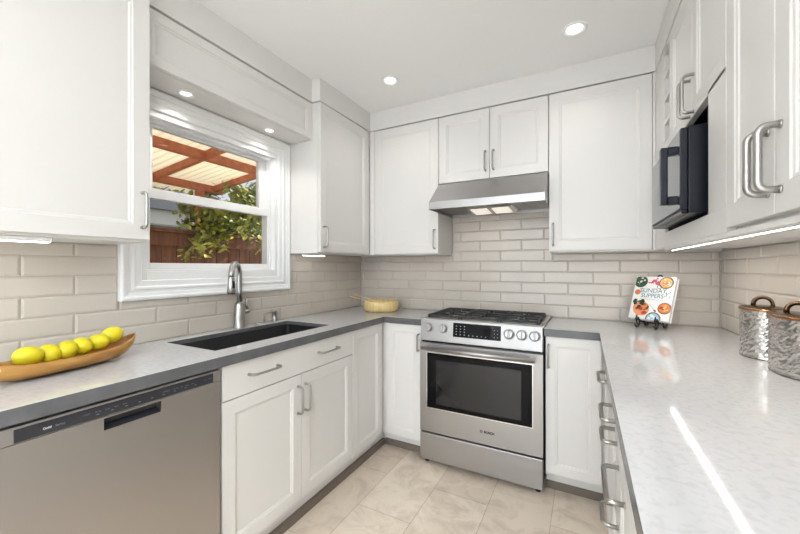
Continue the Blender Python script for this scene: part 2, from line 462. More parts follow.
# near left
w = thing('wall_cabinet', 'white shaker wall cabinet left of the window, nearest the viewer', 'cabinet', (LX, 0.48, UZ0))
MB().box(LX, LF - 0.0225, 0.21, 0.757, UZ0, UZ1).build('body', 'cab', w, bevel=0.001)
d = door_mesh(FL(LF), 0.215, 0.7555, UZ0 + 0.010, UZ1 - 0.003).build('door', 'cab', w)
handle(FL(LF), 0.728, 1.497, 0.132, True, d)
# corner cabinet right of the window
w = thing('wall_cabinet', 'tall white wall cabinet between window and back corner', 'cabinet', (LX, 2.1, UZ0))
MB().box(LX, LF - 0.0225, 1.7495, BF + 0.02, UZ0 - 0.004, UZ1).build('body', 'cab', w, bevel=0.001)
MB().box(LF - 0.0222, LF - 0.003, 2.3145, BF - 0.001, UZ0, UZ1).build('filler_strip', 'cab', w)
d = door_mesh(FL(LF), 1.7515, 2.312, UZ0 + 0.004, UZ1 - 0.003).build('door', 'cab', w)
handle(FL(LF), 1.782, 1.475, 0.132, True, d)
# back left
w = thing('wall_cabinet', 'white wall cabinet on the back wall left of the hood', 'cabinet', (-1.18, BY, UZ0))
MB().box(LF - 0.0215, -0.9205, BF + 0.0225, BY - 0.001, UZ0 - 0.004, UZ1).build('body', 'cab', w, bevel=0.001)
MB().box(LF + 0.001, -1.4535, BF + 0.002, BF + 0.0222, UZ0, UZ1).build('filler_strip', 'cab', w)
d = door_mesh(FB(BF), -1.4505, -0.9215, UZ0 + 0.004, UZ1 - 0.003).build('door', 'cab', w)
handle(FB(BF), -0.947, 1.478, 0.132, True, d)
# over the hood
w = thing('wall_cabinet', 'short two-door white cabinet above the steel range hood', 'cabinet', (-0.56, BY, 1.868))
MB().box(-0.9185, -0.1985, BF + 0.0225, BY - 0.001, 1.8635, UZ1).build('body', 'cab', w, bevel=0.001)
d = door_mesh(FB(BF), -0.9175, -0.5600, 1.868, UZ1 - 0.003).build('door', 'cab', w)
handle(FB(BF), -0.585, 1.984, 0.125, True, d)
d = door_mesh(FB(BF), -0.5570, -0.1995, 1.868, UZ1 - 0.003).build('door', 'cab', w)
handle(FB(BF), -0.532, 1.984, 0.125, True, d)
# back right
w = thing('wall_cabinet', 'tall white wall cabinet right of the hood, above the cookbook', 'cabinet', (0.07, BY, UZ0))
MB().box(-0.1965, RF + 0.02, BF + 0.0225, BY - 0.001, UZ0 - 0.004, UZ1).build('body', 'cab', w, bevel=0.001)
MB().box(0.3265, RF - 0.001, BF + 0.002, BF + 0.0222, UZ0, UZ1).build('filler_strip', 'cab', w)
d = door_mesh(FB(BF), -0.1955, 0.324, UZ0 + 0.004, UZ1 - 0.003).build('door', 'cab', w)
handle(FB(BF), -0.172, 1.478, 0.132, True, d)

# right run: cubby column, microwave cabinet, two-door cabinet
w = thing('cubby_shelf', 'narrow white column of small open cubbies in the right corner', 'shelf', (RF, 2.15, UZ0))
mb = MB()
ca0, ca1 = 1.985, 2.098
mb.box(RF, RX - 0.001, ca1, BF + 0.02, UZ0, UZ1)                 # stile to the corner
mb.box(RF, RX - 0.001, 1.9755, ca0, 1.830, UZ1)
mb.box(RF + 0.17, RX - 0.001, ca0, ca1, 1.830, UZ1)
mb.box(RF, RF + 0.17, ca0, ca1, 1.830, 1.87)
for k in range(4):
    mb.box(RF, RF + 0.17, ca0, ca1, 1.87 + 0.1125 * (k + 1) - 0.02, 1.87 + 0.1125 * (k + 1))
mb.box(RF, RF + 0.17, ca0, ca1, 2.31, UZ1)
mb.build('body', 'cab', w)
mb = MB()
for k in range(4): mb.box(RF + 0.160, RF + 0.1695, ca0 + .001, ca1 - .001, 1.871 + 0.1125 * k, 1.87 + 0.1125 * k + 0.092)
mb.build('back_panel', 'cab', w)

w = thing('wall_cabinet', 'white wall cabinet on the right with an open microwave niche', 'cabinet', (RF, 1.62, UZ0))
mb = MB()
mb.box(RF + 0.0225, RX - 0.001, 1.262, 1.9745, 1.830, UZ1)
mb.box(RF, RX - 0.001, 1.262, 1.418, 1.445, 1.8295)
mb.box(RF, RX - 0.001, 1.262, 2.0975, UZ0, 1.4445)
mb.box(RF, RX - 0.001, 2.0825, 2.0975, 1.445, 1.8295)
mb.build('body', 'cab', w, bevel=0.001)
mb = MB()
mb.box(RX - 0.012, RX - 0.002, 1.419, 2.082, 1.446, 1.829); mb.box(RF + 0.012, RX - 0.0125, 1.4185, 1.4225, 1.446, 1.829)
mb.box(RF + 0.012, RX - 0.0125, 2.0775, 2.0822, 1.446, 1.829); mb.box(RF + 0.012, RX - 0.0125, 1.423, 2.077, 1.825, 1.8292)
mb.build('niche_lining', 'navy', w)
d = door_mesh(FR(RF), 1.608, 1.973, 1.818, UZ1 - 0.003).build('door', 'cab', w)
handle(FR(RF), 1.632, 1.895, 0.132, True, d)
d = door_mesh(FR(RF), 1.263, 1.605, 1.818, UZ1 - 0.003).build('door', 'cab', w)
handle(FR(RF), 1.581, 1.895, 0.132, True, d)
MB().box(RF + 0.001, RF + 0.018, 1.262, 2.0975, UZ0 - 0.014, UZ0 - 0.0005).build('light_rail', 'cab', w)

w = thing('wall_cabinet', 'white two-door wall cabinet on the right, over the canisters', 'cabinet', (RF, 0.98, UZ0))
MB().box(RF + 0.0225, RX - 0.001, 0.70, 1.2605, UZ0, UZ1).build('body', 'cab', w, bevel=0.001)
d = door_mesh(FR(RF), 0.9855, 1.2600, UZ0 + 0.012, UZ1 - 0.003).build('door', 'cab', w)
handle(FR(RF), 1.011, 1.497, 0.128, True, d, r=0.0070)
d = door_mesh(FR(RF), 0.7005, 0.9825, UZ0 + 0.012, UZ1 - 0.003).build('door', 'cab', w)
handle(FR(RF), 0.957, 1.497, 0.128, True, d, r=0.0070)
MB().box(RF + 0.001, RF + 0.018, 0.70, 1.2605, UZ0 - 0.014, UZ0 - 0.0005).build('light_rail', 'cab', w)
w = thing('wall_cabinet', 'white wall cabinet at the right edge, nearest the viewer', 'cabinet', (RF, 0.5, UZ0))
MB().box(RF + 0.0225, RX - 0.001, 0.31, 0.6985, UZ0, UZ1).build('body', 'cab', w, bevel=0.001)
door_mesh(FR(RF), 0.3105, 0.698, UZ0 + 0.012, UZ1 - 0.003).build('door', 'cab', w)

# valance over the window with its soffit
w = thing('window_valance', 'white panelled valance box bridging the top of the window', 'valance', (LX, 1.26, 2.104))
MB().box(LX, VX - 0.0225, 0.7585, 1.7485, 2.104, UZ1).build('soffit', 'cab', w)
door_mesh(FL(VX), 0.7585, 1.7475, 2.106, UZ1 - 0.003, rail=0.042).build('panel', 'cab', w)

# light bars under wall cabinets
under_bar('white light bar under the near left wall cabinet', -1.58, -1.53, 0.36, 0.485, UZ0, depth=0.014)
under_bar('slim light bar under the wall cabinet right of the window', -1.70, -1.675, 1.80, 2.02, UZ0 - 0.004)
under_bar('long light strip under the right wall cabinets, mirrored in the counter', 0.416, 0.429, 0.72, 2.40, UZ0, depth=0.004, lamp=3.4)

# ------------------------------------------------------------------ base cabinets
def base_body(mb, x0, x1, y0, y1, z0=0.068, z1=0.8915):
    mb.box(x0, x1, y0, y1, z0, z1)

BZ1 = 0.8915
# sink base
w = thing('sink_cabinet', 'white sink base cabinet with two doors and a wide false drawer', 'cabinet', (LX, 1.35, 0))
mb = MB(); x1 = BLF - 0.0225
mb.box(LX, x1, 0.8925, 0.911, 0.0995, BZ1); mb.box(LX, x1, 1.753, 1.7715, 0.0995, BZ1); mb.box(LX, x1, 0.9115, 1.7525, 0.0995, 0.115)
mb.box(x1 - 0.02, x1, 0.9115, 1.7525, 0.1155, BZ1)
mb.build('body', 'cab', w)
MB().box(LX, BLF - 0.042, 0.8925, 1.7715, 0.001, 0.099).build('toe_kick', 'cab', w); MB().box(BLF - 0.0418, BLF - 0.022, 0.8925, min(1.7715, 2.20), 0.001, 0.042).build('base_strip', 'toe', w)
d = flat_mesh(FL(BLF), 0.8945, 1.7700, 0.748, BZ1 - 0.003).build('false_drawer_front', 'cab', w)
handle(FL(BLF), 1.095, 0.826, 0.155, False, d); handle(FL(BLF), 1.531, 0.824, 0.155, False, d)
d = door_mesh(FL(BLF), 0.8945, 1.3305, 0.118, 0.744).build('door', 'cab', w)
handle(FL(BLF), 1.304, 0.622, 0.132, True, d)
d = door_mesh(FL(BLF), 1.3335, 1.7700, 0.118, 0.744).build('door', 'cab', w)
handle(FL(BLF), 1.356, 0.622, 0.132, True, d)
# corner left base
w = thing('base_cabinet', 'narrow white base cabinet in the left corner by the bamboo bowl', 'cabinet', (LX, 1.95, 0))
MB().box(LX, BLF - 0.0225, 1.7725, BY - 0.002, 0.0995, BZ1).build('body', 'cab', w)
MB().box(LX, BLF - 0.042, 1.7725, BY - 0.002, 0.001, 0.099).build('toe_kick', 'cab', w); MB().box(BLF - 0.0418, BLF - 0.022, 1.7725, min(BY - 0.002, 2.20), 0.001, 0.042).build('base_strip', 'toe', w)
door_mesh(FL(BLF), 1.7735, 2.118, 0.106, BZ1 - 0.003).build('door', 'cab', w)
# back left base
w = thing('base_cabinet', 'narrow white base cabinet left of the range', 'cabinet', (-1.13, BY, 0))
MB().box(BLF - 0.0218, -0.9645, BBF + 0.0225, BY - 0.002, 0.0995, BZ1).build('body', 'cab', w)
MB().box(BLF - 0.0418, -0.9645, BBF + 0.074, BY - 0.002, 0.001, 0.099).build('toe_kick', 'cab', w); MB().box(BLF - 0.0218, -0.9645, BBF + 0.060, BBF + 0.0738, 0.001, 0.042).build('base_strip', 'toe', w)
d = door_mesh(FB(BBF), -1.234, -0.9660, 0.113, BZ1 - 0.003, rail=0.05).build('door', 'cab', w)
handle(FB(BBF), -0.984, 0.775, 0.11, True, d)
# back right base
w = thing('base_cabinet', 'white base cabinet right of the range', 'cabinet', (-0.06, BY, 0))
MB().box(-0.1985, BRF + 0.0218, BBF + 0.0225, BY - 0.002, 0.0995, BZ1).build('body', 'cab', w)
MB().box(-0.1985, BRF + 0.034, BBF + 0.074, BY - 0.002, 0.001, 0.099).build('toe_kick', 'cab', w); MB().box(-0.1985, BRF + 0.034, BBF + 0.060, BBF + 0.0738, 0.001, 0.042).build('base_strip', 'toe', w)
d = door_mesh(FB(BBF), -0.1970, 0.078, 0.118, BZ1 - 0.003, rail=0.05).build('door', 'cab', w)
handle(FB(BBF), -0.181, 0.780, 0.125, True, d)
# right run drawer units (seen edge-on under the counter)
def drawer_unit(y0, y1, fronts, label):
    w = thing('drawer_cabinet', label, 'cabinet', (RX, (y0 + y1) / 2, 0), 'drawer cabinets under the right counter')
    MB().box(BRF + 0.0225, RX - 0.002, y0, y1, 0.0995, BZ1).build('body', 'cab', w)
    MB().box(BRF + 0.035, RX - 0.002, y0, y1, 0.001, 0.099).build('toe_kick', 'cab', w)
    for (b0, b1, hz, hy, hl) in fronts:
        d = (flat_mesh if b1 - b0 < 0.2 else door_mesh)(FR(BRF), y0 + 0.0015, y1 - 0.0015, b0, b1).build('drawer', 'cab', w)
        if hz: handle(FR(BRF), hy, hz, hl, False, d, so=0.042, r=0.0068)
drawer_unit(1.583, 2.118, [(0.745, BZ1 - .003, 0.82, 1.70, 0.15), (0.10, 0.742, None, 0, 0)], 'white drawer cabinet under the right counter, nearest the range')
drawer_unit(1.272, 1.5815, [(0.74, BZ1 - .003, 0.768, 1.437, 0.155), (0.50, 0.737, 0.7155, 1.372, 0.115), (0.10, 0.497, 0.47, 1.34, 0.12)], 'white three-drawer cabinet second from the range under right counter')
drawer_unit(0.90, 1.2705, [(0.695, BZ1 - .003, None, 0, 0), (0.10, 0.692, 0.666, 1.165, 0.19)], 'white drawer cabinet with a long pull, third from the range')
drawer_unit(0.20, 0.8985, [(0.695, BZ1 - .003, 0.80, 0.55, 0.16), (0.40, 0.692, 0.60, 0.55, 0.16), (0.10, 0.397, 0.3, 0.55, 0.16)], 'white drawer cabinet at the viewer end of the right counter')

# ------------------------------------------------------------------ counters
def cell_slab(xs, ys, keep, z0, z1):
    mb = MB()
    nx, ny = len(xs) - 1, len(ys) - 1
    K = lambda i, j: 0 <= i < nx and 0 <= j < ny and keep((xs[i] + xs[i + 1]) / 2, (ys[j] + ys[j + 1]) / 2)
    for i in range(nx):
        for j in range(ny):
            if not K(i, j): continue
            a, b, c, d = xs[i], xs[i + 1], ys[j], ys[j + 1]
            mb.add([(a, c, z1), (b, c, z1), (b, d, z1), (a, d, z1)], [(0, 1, 2, 3)], 0)
            mb.add([(a, c, z0), (b, c, z0), (b, d, z0), (a, d, z0)], [(3, 2, 1, 0)], 0)
            for (ii, jj, p, q) in ((i - 1, j, (a, d), (a, c)), (i + 1, j, (b, c), (b, d)), (i, j - 1, (a, c), (b, c)), (i, j + 1, (b, d), (a, d))):
                if not K(ii, jj):
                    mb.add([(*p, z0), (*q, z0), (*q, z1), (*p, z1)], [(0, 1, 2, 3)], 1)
    return mb

LE, BE, RE = -1.240, 2.122, 0.0665
SX0, SX1, SY0, SY1 = -1.700, -1.352, 0.930, 1.668
xs = [LX - .004, SX0, SX1, LE, -0.9585]; ys = [0.22, SY0, SY1, BE, BY - 0.0]
def keepL(x, y):
    if x > LE and y < BE: return False
    if SX0 < x < SX1 and SY0 < y < SY1: return False
    return True
o = cell_slab(xs, ys, keepL, CZ - 0.042, CZ).build('countertop', ['quartz', 'quartz_dark_shaded_edge'], weld=True, bevel=0.002)
tag(o, 'grey quartz L-shaped counter around the sink and bamboo bowl', 'countertop')
xs = [-0.2045, RE, RX + .004]; ys = [0.20, BE, BY - 0.0]
o = cell_slab(xs, ys, lambda x, y: x > RE or y > BE, CZ - 0.042, CZ).build('countertop', ['quartz', 'quartz_dark_shaded_edge'], weld=True, bevel=0.002)
tag(o, 'glossy pale quartz counter on the right carrying cookbook and canisters', 'countertop')

# sink
w = thing('kitchen_sink', 'black undermount sink below the window', 'sink', ((SX0 + SX1) / 2, (SY0 + SY1) / 2, CZ - 0.26))
mb = MB(); zt = CZ - 0.020; zb = zt - 0.22; q = 0.006
def rr(x0, x1, y0, y1, r, z, n=5):
    P = []
    for (cx, cy, s0) in ((x1 - r, y1 - r, 0), (x0 + r, y1 - r, 1), (x0 + r, y0 + r, 2), (x1 - r, y0 + r, 3)):
        for k in range(n + 1):
            t = (s0 + k / n) * math.pi / 2
            P.append((cx + r * math.cos(t), cy + r * math.sin(t), z))
    return P
e = -0.0008
zf = CZ - 0.0428
mb.loops([rr(SX0 - 0.02, SX1 + 0.02, SY0 - .02, SY1 + .02, 0.02, zf - 0.006), rr(SX0 - 0.02, SX1 + 0.02, SY0 - .02, SY1 + .02, 0.02, zf), rr(SX0 - e, SX1 + e, SY0 - e, SY1 + e, 0.002, zf), rr(SX0 - e, SX1 + e, SY0 - e, SY1 + e, 0.002, zt),
          rr(SX0 - e + .004, SX1 + e - .004, SY0 - e + .004, SY1 + e - .004, 0.02, zt - 0.001), rr(SX0 + .008, SX1 - .008, SY0 + .008, SY1 - .008, 0.02, zb + 0.02), rr(SX0 + 0.025, SX1 - 0.025, SY0 + .025, SY1 - .025, 0.03, zb)], 0, True, cap0=False)
mb.loops([rr(SX0 - 0.014, SX1 + 0.014, SY0 - .014, SY1 + .014, 0.02, zf - 0.006), rr(SX0 - 0.014, SX1 + 0.014, SY0 - .014, SY1 + .014, 0.02, zb - 0.008)], 0, True, cap0=False)
mb.build('basin', 'sink', w)
MB().lathe([(0.045, zb + 0.0005), (0.045, zb + 0.003), (0.036, zb + 0.004), (0.030, zb + 0.002)], ((SX0 + SX1) / 2, 1.31, 0), 24).build('drain', 'nickel', w)

# faucet
fx, fy = -1.738, 1.343
w = thing('faucet', 'brushed nickel pull-down faucet with a high arc behind the sink', 'faucet', (fx, fy, CZ))
mb = MB(); mb.lathe([(0.033, CZ + .0005), (0.033, CZ + 0.004), (0.031, CZ + 0.006), (0.0295, CZ + 0.05), (0.0255, CZ + 0.135), (0.0235, CZ + 0.143), (0.016, CZ + 0.147)], (fx, fy, 0), 32)
mb.build('body', 'nickel', w)
dx, dy = 0.60, -0.80
R = 0.074; zc = 1.226
pts = [(fx, fy, CZ + 0.14), (fx, fy, 1.15), (fx, fy, zc)]
for k in range(1, 13):
    t = math.pi * k / 13
    s = R - R * math.cos(t)
    pts.append((fx + dx * s, fy + dy * s, zc + R * math.sin(t)))
hx, hy = fx + dx * 2 * R, fy + dy * 2 * R
pts += [(hx, hy, zc)]
MB().tube(pts, 0.0148, 14).build('spout', 'nickel', w)
MB().lathe([(0.0155, zc + 0.001), (0.0165, zc - 0.006), (0.0185, zc - 0.045), (0.0215, zc - 0.082), (0.0190, zc - 0.084)], (hx, hy, 0), 24).build('spray_head', 'nickel', w)
MB().lathe([(0.0178, zc - 0.0835), (0.0165, zc - 0.089), (0.008, zc - 0.089)], (hx, hy, 0), 24).build('nozzle', 'black', w)
MB().box(hx + 0.0140, hx + 0.0215, hy - 0.007, hy + 0.007, zc - 0.058, zc - 0.02).build('spray_button', 'black', w, bevel=0.003)
mb = MB(); mb.tube([(fx, fy + 0.018, CZ + 0.088), (fx + .004, fy + 0.05, CZ + 0.090), (fx + .006, fy + 0.062, CZ + 0.091)], [0.014, 0.0145, 0.011], 16)
mb.tube([(fx + .005, fy + 0.050, CZ + 0.096), (fx + .006, fy + 0.042, CZ + 0.125), (fx + .007, fy + 0.036, CZ + 0.168)], [0.0085, 0.0075, 0.006], 12)
mb.build('lever', 'nickel', w)
# soap dispenser
sxp, syp = -1.738, 1.598
w = thing('soap_dispenser', 'nickel soap pump with a long spout right of the faucet', 'soap dispenser', (sxp, syp, CZ))
MB().lathe([(0.020, CZ + .0005), (0.020, CZ + 0.005), (0.0150, CZ + 0.008), (0.0150, CZ + 0.060), (0.0165, CZ + 0.062), (0.0165, CZ + 0.074), (0.010, CZ + 0.078)], (sxp, syp, 0), 24).build('body', 'nickel', w)
MB().tube([(sxp, syp, CZ + 0.068), (sxp + 0.012, syp - 0.045, CZ + 0.067), (sxp + .022, syp - 0.088, CZ + 0.065), (sxp + .025, syp - 0.100, CZ + 0.058), (sxp + .026, syp - 0.103, CZ + 0.012)], 0.0058, 10).build('spout', 'nickel', w)
w = MB().lathe([(0.014, CZ + .0005), (0.014, CZ + 0.004), (0.010, CZ + 0.006), (0.010, CZ + 0.012), (0.006, CZ + 0.013)], (-1.722, 1.452, 0), 20).build('air_switch', 'nickel')
tag(w, 'tiny round nickel button on the counter between faucet and soap pump', 'button')

# ------------------------------------------------------------------ dishwasher
dwf = -1.252
fd = FL(dwf)
w = thing('dishwasher', 'stainless steel dishwasher with dark control strip beside the sink cabinet', 'dishwasher', (LX, 0.6, 0))
MB().box(LX, dwf - 0.030, 0.294, 0.8905, 0.06, 0.885).build('tub', 'darkgap', w)
MB().box(LX, dwf - 0.06, 0.294, 0.8905, 0.001, 0.0595).build('toe_kick', 'black', w)
a0, a1 = 0.297, 0.8805
pa0, pa1, pb0, pb1 = 0.509, 0.667, 0.798, 0.834
mb = MB()
# door skin with the pocket grip cut out
for (A0, A1, B0, B1) in ((a0, pa0, 0.075, 0.8385), (pa1, a1, 0.075, 0.8385), (pa0, pa1, 0.075, pb0)):
    mb.fbox(fd, A0, A1, B0, B1, -0.028, 0)
mb.fbox(fd, pa0, pa1, pb1, 0.8385, -0.028, 0)
D = mb.build('door', 'steelv', w)
mb = MB()
mb.fbox(fd, pa0 - .004, pa1 + .004, pb0 - .006, pb1 + .004, -0.0295, -0.0283, 0)
mb.add([fd(pa0, pb0, -0.001), fd(pa1, pb0, -0.001), fd(pa1, pb0 + .012, -0.027), fd(pa0, pb0 + .012, -0.027)], [(0, 1, 2, 3)])
mb.build('pocket_grip', 'panelgrey', D)
mb = MB(); ring_frame(mb, fd, pa0 - 0.0015, pa1 + 0.0015, pb0 - 0.0015, pb1 + .0015, 0.0016, -0.001, 0.001); mb.build('grip_bezel', 'steel', D)
mb = MB(); mb.fbox(fd, a0, a1, 0.8405, 0.8825, -0.028, 0.002); H = mb.build('control_panel', 'steel', w, bevel=0.002)
mb = MB(); mb.fbox(fd, 0.324, 0.851, 0.8425, 0.8765, 0.0015, 0.0032); S = mb.build('control_strip', 'panelgrey', H, bevel=0.0015)
text_mesh('Gold', 0.0085, fd, 0.385, 0.858, 0.0036, S, 'lettering', 'print_w', bold=0.0002)
text_mesh('Series', 0.0085, fd, 0.411, 0.858, 0.0036, S, 'lettering', 'print_g')
for t_, p_ in (('CYCLES', 0.473), ('Normal', 0.500), ('Heavy', 0.523), ('Rinse', 0.546), ('Quick', 0.568), ('OPTIONS', 0.690), ('Heat Dry', 0.722), ('Sani', 0.742), ('Delay', 0.760), ('Lock', 0.780), ('Start', 0.828), ('Cancel', 0.846)):
    text_mesh(t_, 0.0048, fd, p_ * 0.988, 0.861, 0.0036, S, 'lettering', 'print_g')
for k in range(9): MB().fbox(fd, 0.49 + k * 0.036, 0.497 + k * 0.036, 0.8525, 0.854, 0.0032, 0.0036).build('indicator_mark', 'print_g', S)

# ------------------------------------------------------------------ range
RX0, RX1, RY = -0.9565, -0.2075, 2.10
w = thing('range', 'stainless steel gas range with black oven window and five knobs', 'stove', ((RX0 + RX1) / 2, 2.36, 0))
MB().box(RX0 + 0.004, RX1 - 0.004, RY + 0.030, 2.612, 0.03, 0.925).build('body', 'black', w)
for x in (RX0 + 0.03, RX1 - 0.03):
    for y in (RY + 0.05, 2.58): MB().lathe([(0.016, 0.001), (0.016, 0.012), (0.010, 0.013), (0.010, 0.031)], (x, y, 0), 16).build('foot', 'black', w)
fr_ = FB(RY)
MB().fbox(fr_, RX0, RX1, 0.032, 0.204, -0.029, 0.0).build('drawer', 'steel', w, bevel=0.004)
# oven door: steel frame with glass set in
mb = MB()
gA0, gA1, gB0, gB1 = -0.9055, -0.2625, 0.374, 0.728
ring_frame(mb, fr_, RX0, RX1, 0.216, 0.790, (gA0 - RX0, RX1 - gA1, gB0 - 0.216, 0.790 - gB1), -0.029, 0)
OD = mb.build('oven_door', 'steel', w)
MB().fbox(fr_, gA0 + .0005, gA1 - .0005, gB0 + .0005, gB1 - .0005, -0.02, 0.0015).build('door_glass', 'glassblk', OD, bevel=0.001)
MB().fbox(fr_, -0.843, -0.323, 0.402, 0.686, 0.0016, 0.0022).build('oven_window', 'ovenwin', OD)
mb = MB()
ring_frame(mb, fr_, gA0 - 0.004, gA1 + 0.004, gB0 - 0.004, gB1 + 0.004, 0.0045, -0.001, 0.0025); mb.build('glass_trim', 'chrome', OD)
hz = 0.764
mb = MB(); yh = RY - 0.052
mb.tube([(RX0 + 0.035, yh, hz), (RX1 - 0.035, yh, hz)], 0.0135, 18)
OH = mb.build('door_handle', 'steel', OD)
for x in (RX0 + 0.06, RX1 - 0.06): MB().box(x - 0.011, x + 0.011, yh + 0.004, RY - 0.0005, hz - 0.010, hz + 0.010).build('handle_bracket', 'steel', OD, bevel=0.003)
text_mesh('BOSCH', 0.019, fr_, -0.505, 0.290, 0.0006, OD, 'lettering', 'print_k', bold=0.0011)
mb = MB()
for rad in (0.0085, 0.0068): pass
def ring2(fr, a, b, r0, r1, n, k=24):
    P = [fr(a + r * math.cos(2 * math.pi * i / k), b + r * math.sin(2 * math.pi * i / k), n) for r in (r0, r1) for i in range(k)]
    return P, [(i, (i + 1) % k, k + (i + 1) % k, k + i) for i in range(k)]
mb.add(*ring2(fr_, -0.553, 0.290, 0.0060, 0.0086, 0.0006))
for s in (-1, 1): mb.fbox(fr_, -0.553 + s * 0.0028 - 0.0008, -0.553 + s * 0.0028 + 0.0008, 0.2855, 0.2945, 0.0001, 0.0006)
mb.fbox(fr_, -0.5555, -0.5505, 0.2893, 0.2907, 0.0001, 0.0006)
mb.build('logo_ring', 'print_k', OD)
# sloped control panel
pz0, pz1, ps = 0.803, 0.944, 0.012
def fp(a, b, n):                       # panel plane: leans back by ps over its height
    t = (b - pz0) / (pz1 - pz0)
    return (a, RY + 0.002 + ps * t - n, b + n * 0.15)
mb = MB()
mb.loops([[(x, RY + 0.06, pz0) for x in (RX0, RX1)] + [(x, RY + 0.09, pz1 + 0.004) for x in (RX1, RX0)],
          [(x, RY + 0.002, pz0) for x in (RX0, RX1)] + [(x, RY + 0.002 + ps, pz1) for x in (RX1, RX0)]], 0, False)
CP = mb.build('control_panel', 'steel', w, bevel=0.004)
DP = MB().fbox(fp, -0.733, -0.438, 0.843, 0.930, -0.002, 0.0012).build('display', 'glassblk', CP)
for i in range(3):
    for j in range(4): MB().fbox(fp, -0.715 + i * 0.026, -0.708 + i * 0.026, 0.857 + j * 0.017, 0.862 + j * 0.017, 0.0012, 0.0016).build('key_mark', 'print_g', DP)
for i in range(5): MB().fbox(fp, -0.635 + i * 0.026, -0.628 + i * 0.026, 0.856, 0.860, 0.0012, 0.0016).build('key_mark', 'print_g', DP)
for i in range(2):
    for j in range(3): MB().fbox(fp, -0.478 + i * 0.018, -0.474 + i * 0.018, 0.860 + j * 0.02, 0.863 + j * 0.02, 0.0012, 0.0016).build('key_mark', 'print_g', DP)
for kx in (-0.897, -0.797, -0.391, -0.320, -0.250):
    c = Vector(fp(kx, 0.889, 0)); nv = Vector((0, -1, 0.15)).normalized()
    mb = MB(); mb.tube([c + nv * 0.001, c + nv * 0.004, c + nv * 0.006], [0.031, 0.031, 0.027], 28)
    mb.tube([c + nv * 0.004, c + nv * 0.012, c + nv * 0.024, c + nv * 0.028], [0.026, 0.026, 0.024, 0.021], 28)
    KB = mb.build('knob', 'steel', w)
    mb = MB(); mb.box(kx - 0.005, kx + 0.005, -0.010, 0.010, -0.024, 0.024)
    for v in mb.v:
        d = v.copy(); v.x = d.x; q = c + nv * (0.031 + (d.y) * 0.6); v.y = q.y + 0.0 - 0.15 * 0; v.z = c.z + d.z + nv.z * 0.03
        v.y += -d.z * -0.15
    mb.build('grip_ridge', 'steel', KB, bevel=0.003)
# cooktop
mb = MB(); mb.loops([[(RX0 - .006, RY + 0.03, 0.9355), (RX1 + .006, RY + 0.03, 0.9355), (RX1 + .006, 2.618, 0.9355), (RX0 - .006, 2.618, 0.9355)],
                     [(RX0 - .006, RY + 0.03, 0.9475), (RX1 + .006, RY + 0.03, 0.9475), (RX1 + .006, 2.618, 0.9475), (RX0 - .006, 2.618, 0.9475)],
                     [(RX0 + .022, RY + 0.055, 0.9475), (RX1 - .022, RY + 0.055, 0.9475), (RX1 - .022, 2.595, 0.9475), (RX0 + .022, 2.595, 0.9475)],
                     [(RX0 + .028, RY + 0.061, 0.941), (RX1 - .028, RY + 0.061, 0.941), (RX1 - .028, 2.589, 0.941), (RX0 + .028, 2.589, 0.941)]], 0, False)
CT = mb.build('cooktop', 'steel', w, bevel=0.002)
burn = [(-0.83, 2.26, 0.042), (-0.83, 2.48, 0.036), (-0.582, 2.37, 0.056), (-0.335, 2.26, 0.036), (-0.335, 2.48, 0.046)]
for (x, y, r) in burn:
    B = MB().lathe([(r * 1.25, 0.9412), (r * 1.25, 0.946), (r * 1.02, 0.9485), (r * 0.98, 0.9515)], (x, y, 0), 28).build('burner', 'nickel', w)
    MB().lathe([(r, 0.9517), (r, 0.9535), (r * 0.9, 0.9555), (r * 0.2, 0.956)], (x, y, 0), 28).build('burner_cap', 'black', B)
gz0, gz1 = 0.957, 0.967
for gi, (x0, x1) in enumerate(((RX0 + 0.030, -0.7065), (-0.7045, -0.4595), (-0.4575, RX1 - 0.030))):
    mb = MB(); y0, y1 = RY + 0.062, 2.588; t = 0.011
    mb.box(x0, x1, y0, y0 + t, gz0 - .004, gz1); mb.box(x0, x1, y1 - t, y1, gz0 - .004, gz1)
    mb.box(x0, x0 + t, y0 + t, y1 - t, gz0 - .004, gz1); mb.box(x1 - t, x1, y0 + t, y1 - t, gz0 - .004, gz1)
    xm, ym = (x0 + x1) / 2, (y0 + y1) / 2
    mb.box(x0 + t, x1 - t, ym - t / 2, ym + t / 2, gz0, gz1)
    for yy in ((y0 + ym) / 2, (y1 + ym) / 2):
        mb.box(x0 + t, xm - 0.022, yy - t / 2, yy + t / 2, gz0, gz1 + .002); mb.box(xm + 0.022, x1 - t, yy - t / 2, yy + t / 2, gz0, gz1 + .002)
        for s in (-1, 1):
            mb.box(xm - t / 2, xm + t / 2, min(yy + s * 0.022, yy + s * 0.10), max(yy + s * 0.022, yy + s * 0.10), gz0, gz1 + .002)
    for fx_ in (x0 + 0.002, x1 - t):
        for fy_ in (y0, y1 - t, ym - t / 2): mb.box(fx_, fx_ + t - .002, fy_, fy_ + t, 0.9412, gz0 - .0042)
    if gi == 0:
        for k in range(1, 9): mb.box(x0 + t, x0 + 0.05, y0 + k * 0.05, y0 + k * 0.05 + 0.008, gz0, gz1 + .001)
    mb.build('grate', 'iron', w, bevel=0.0015)

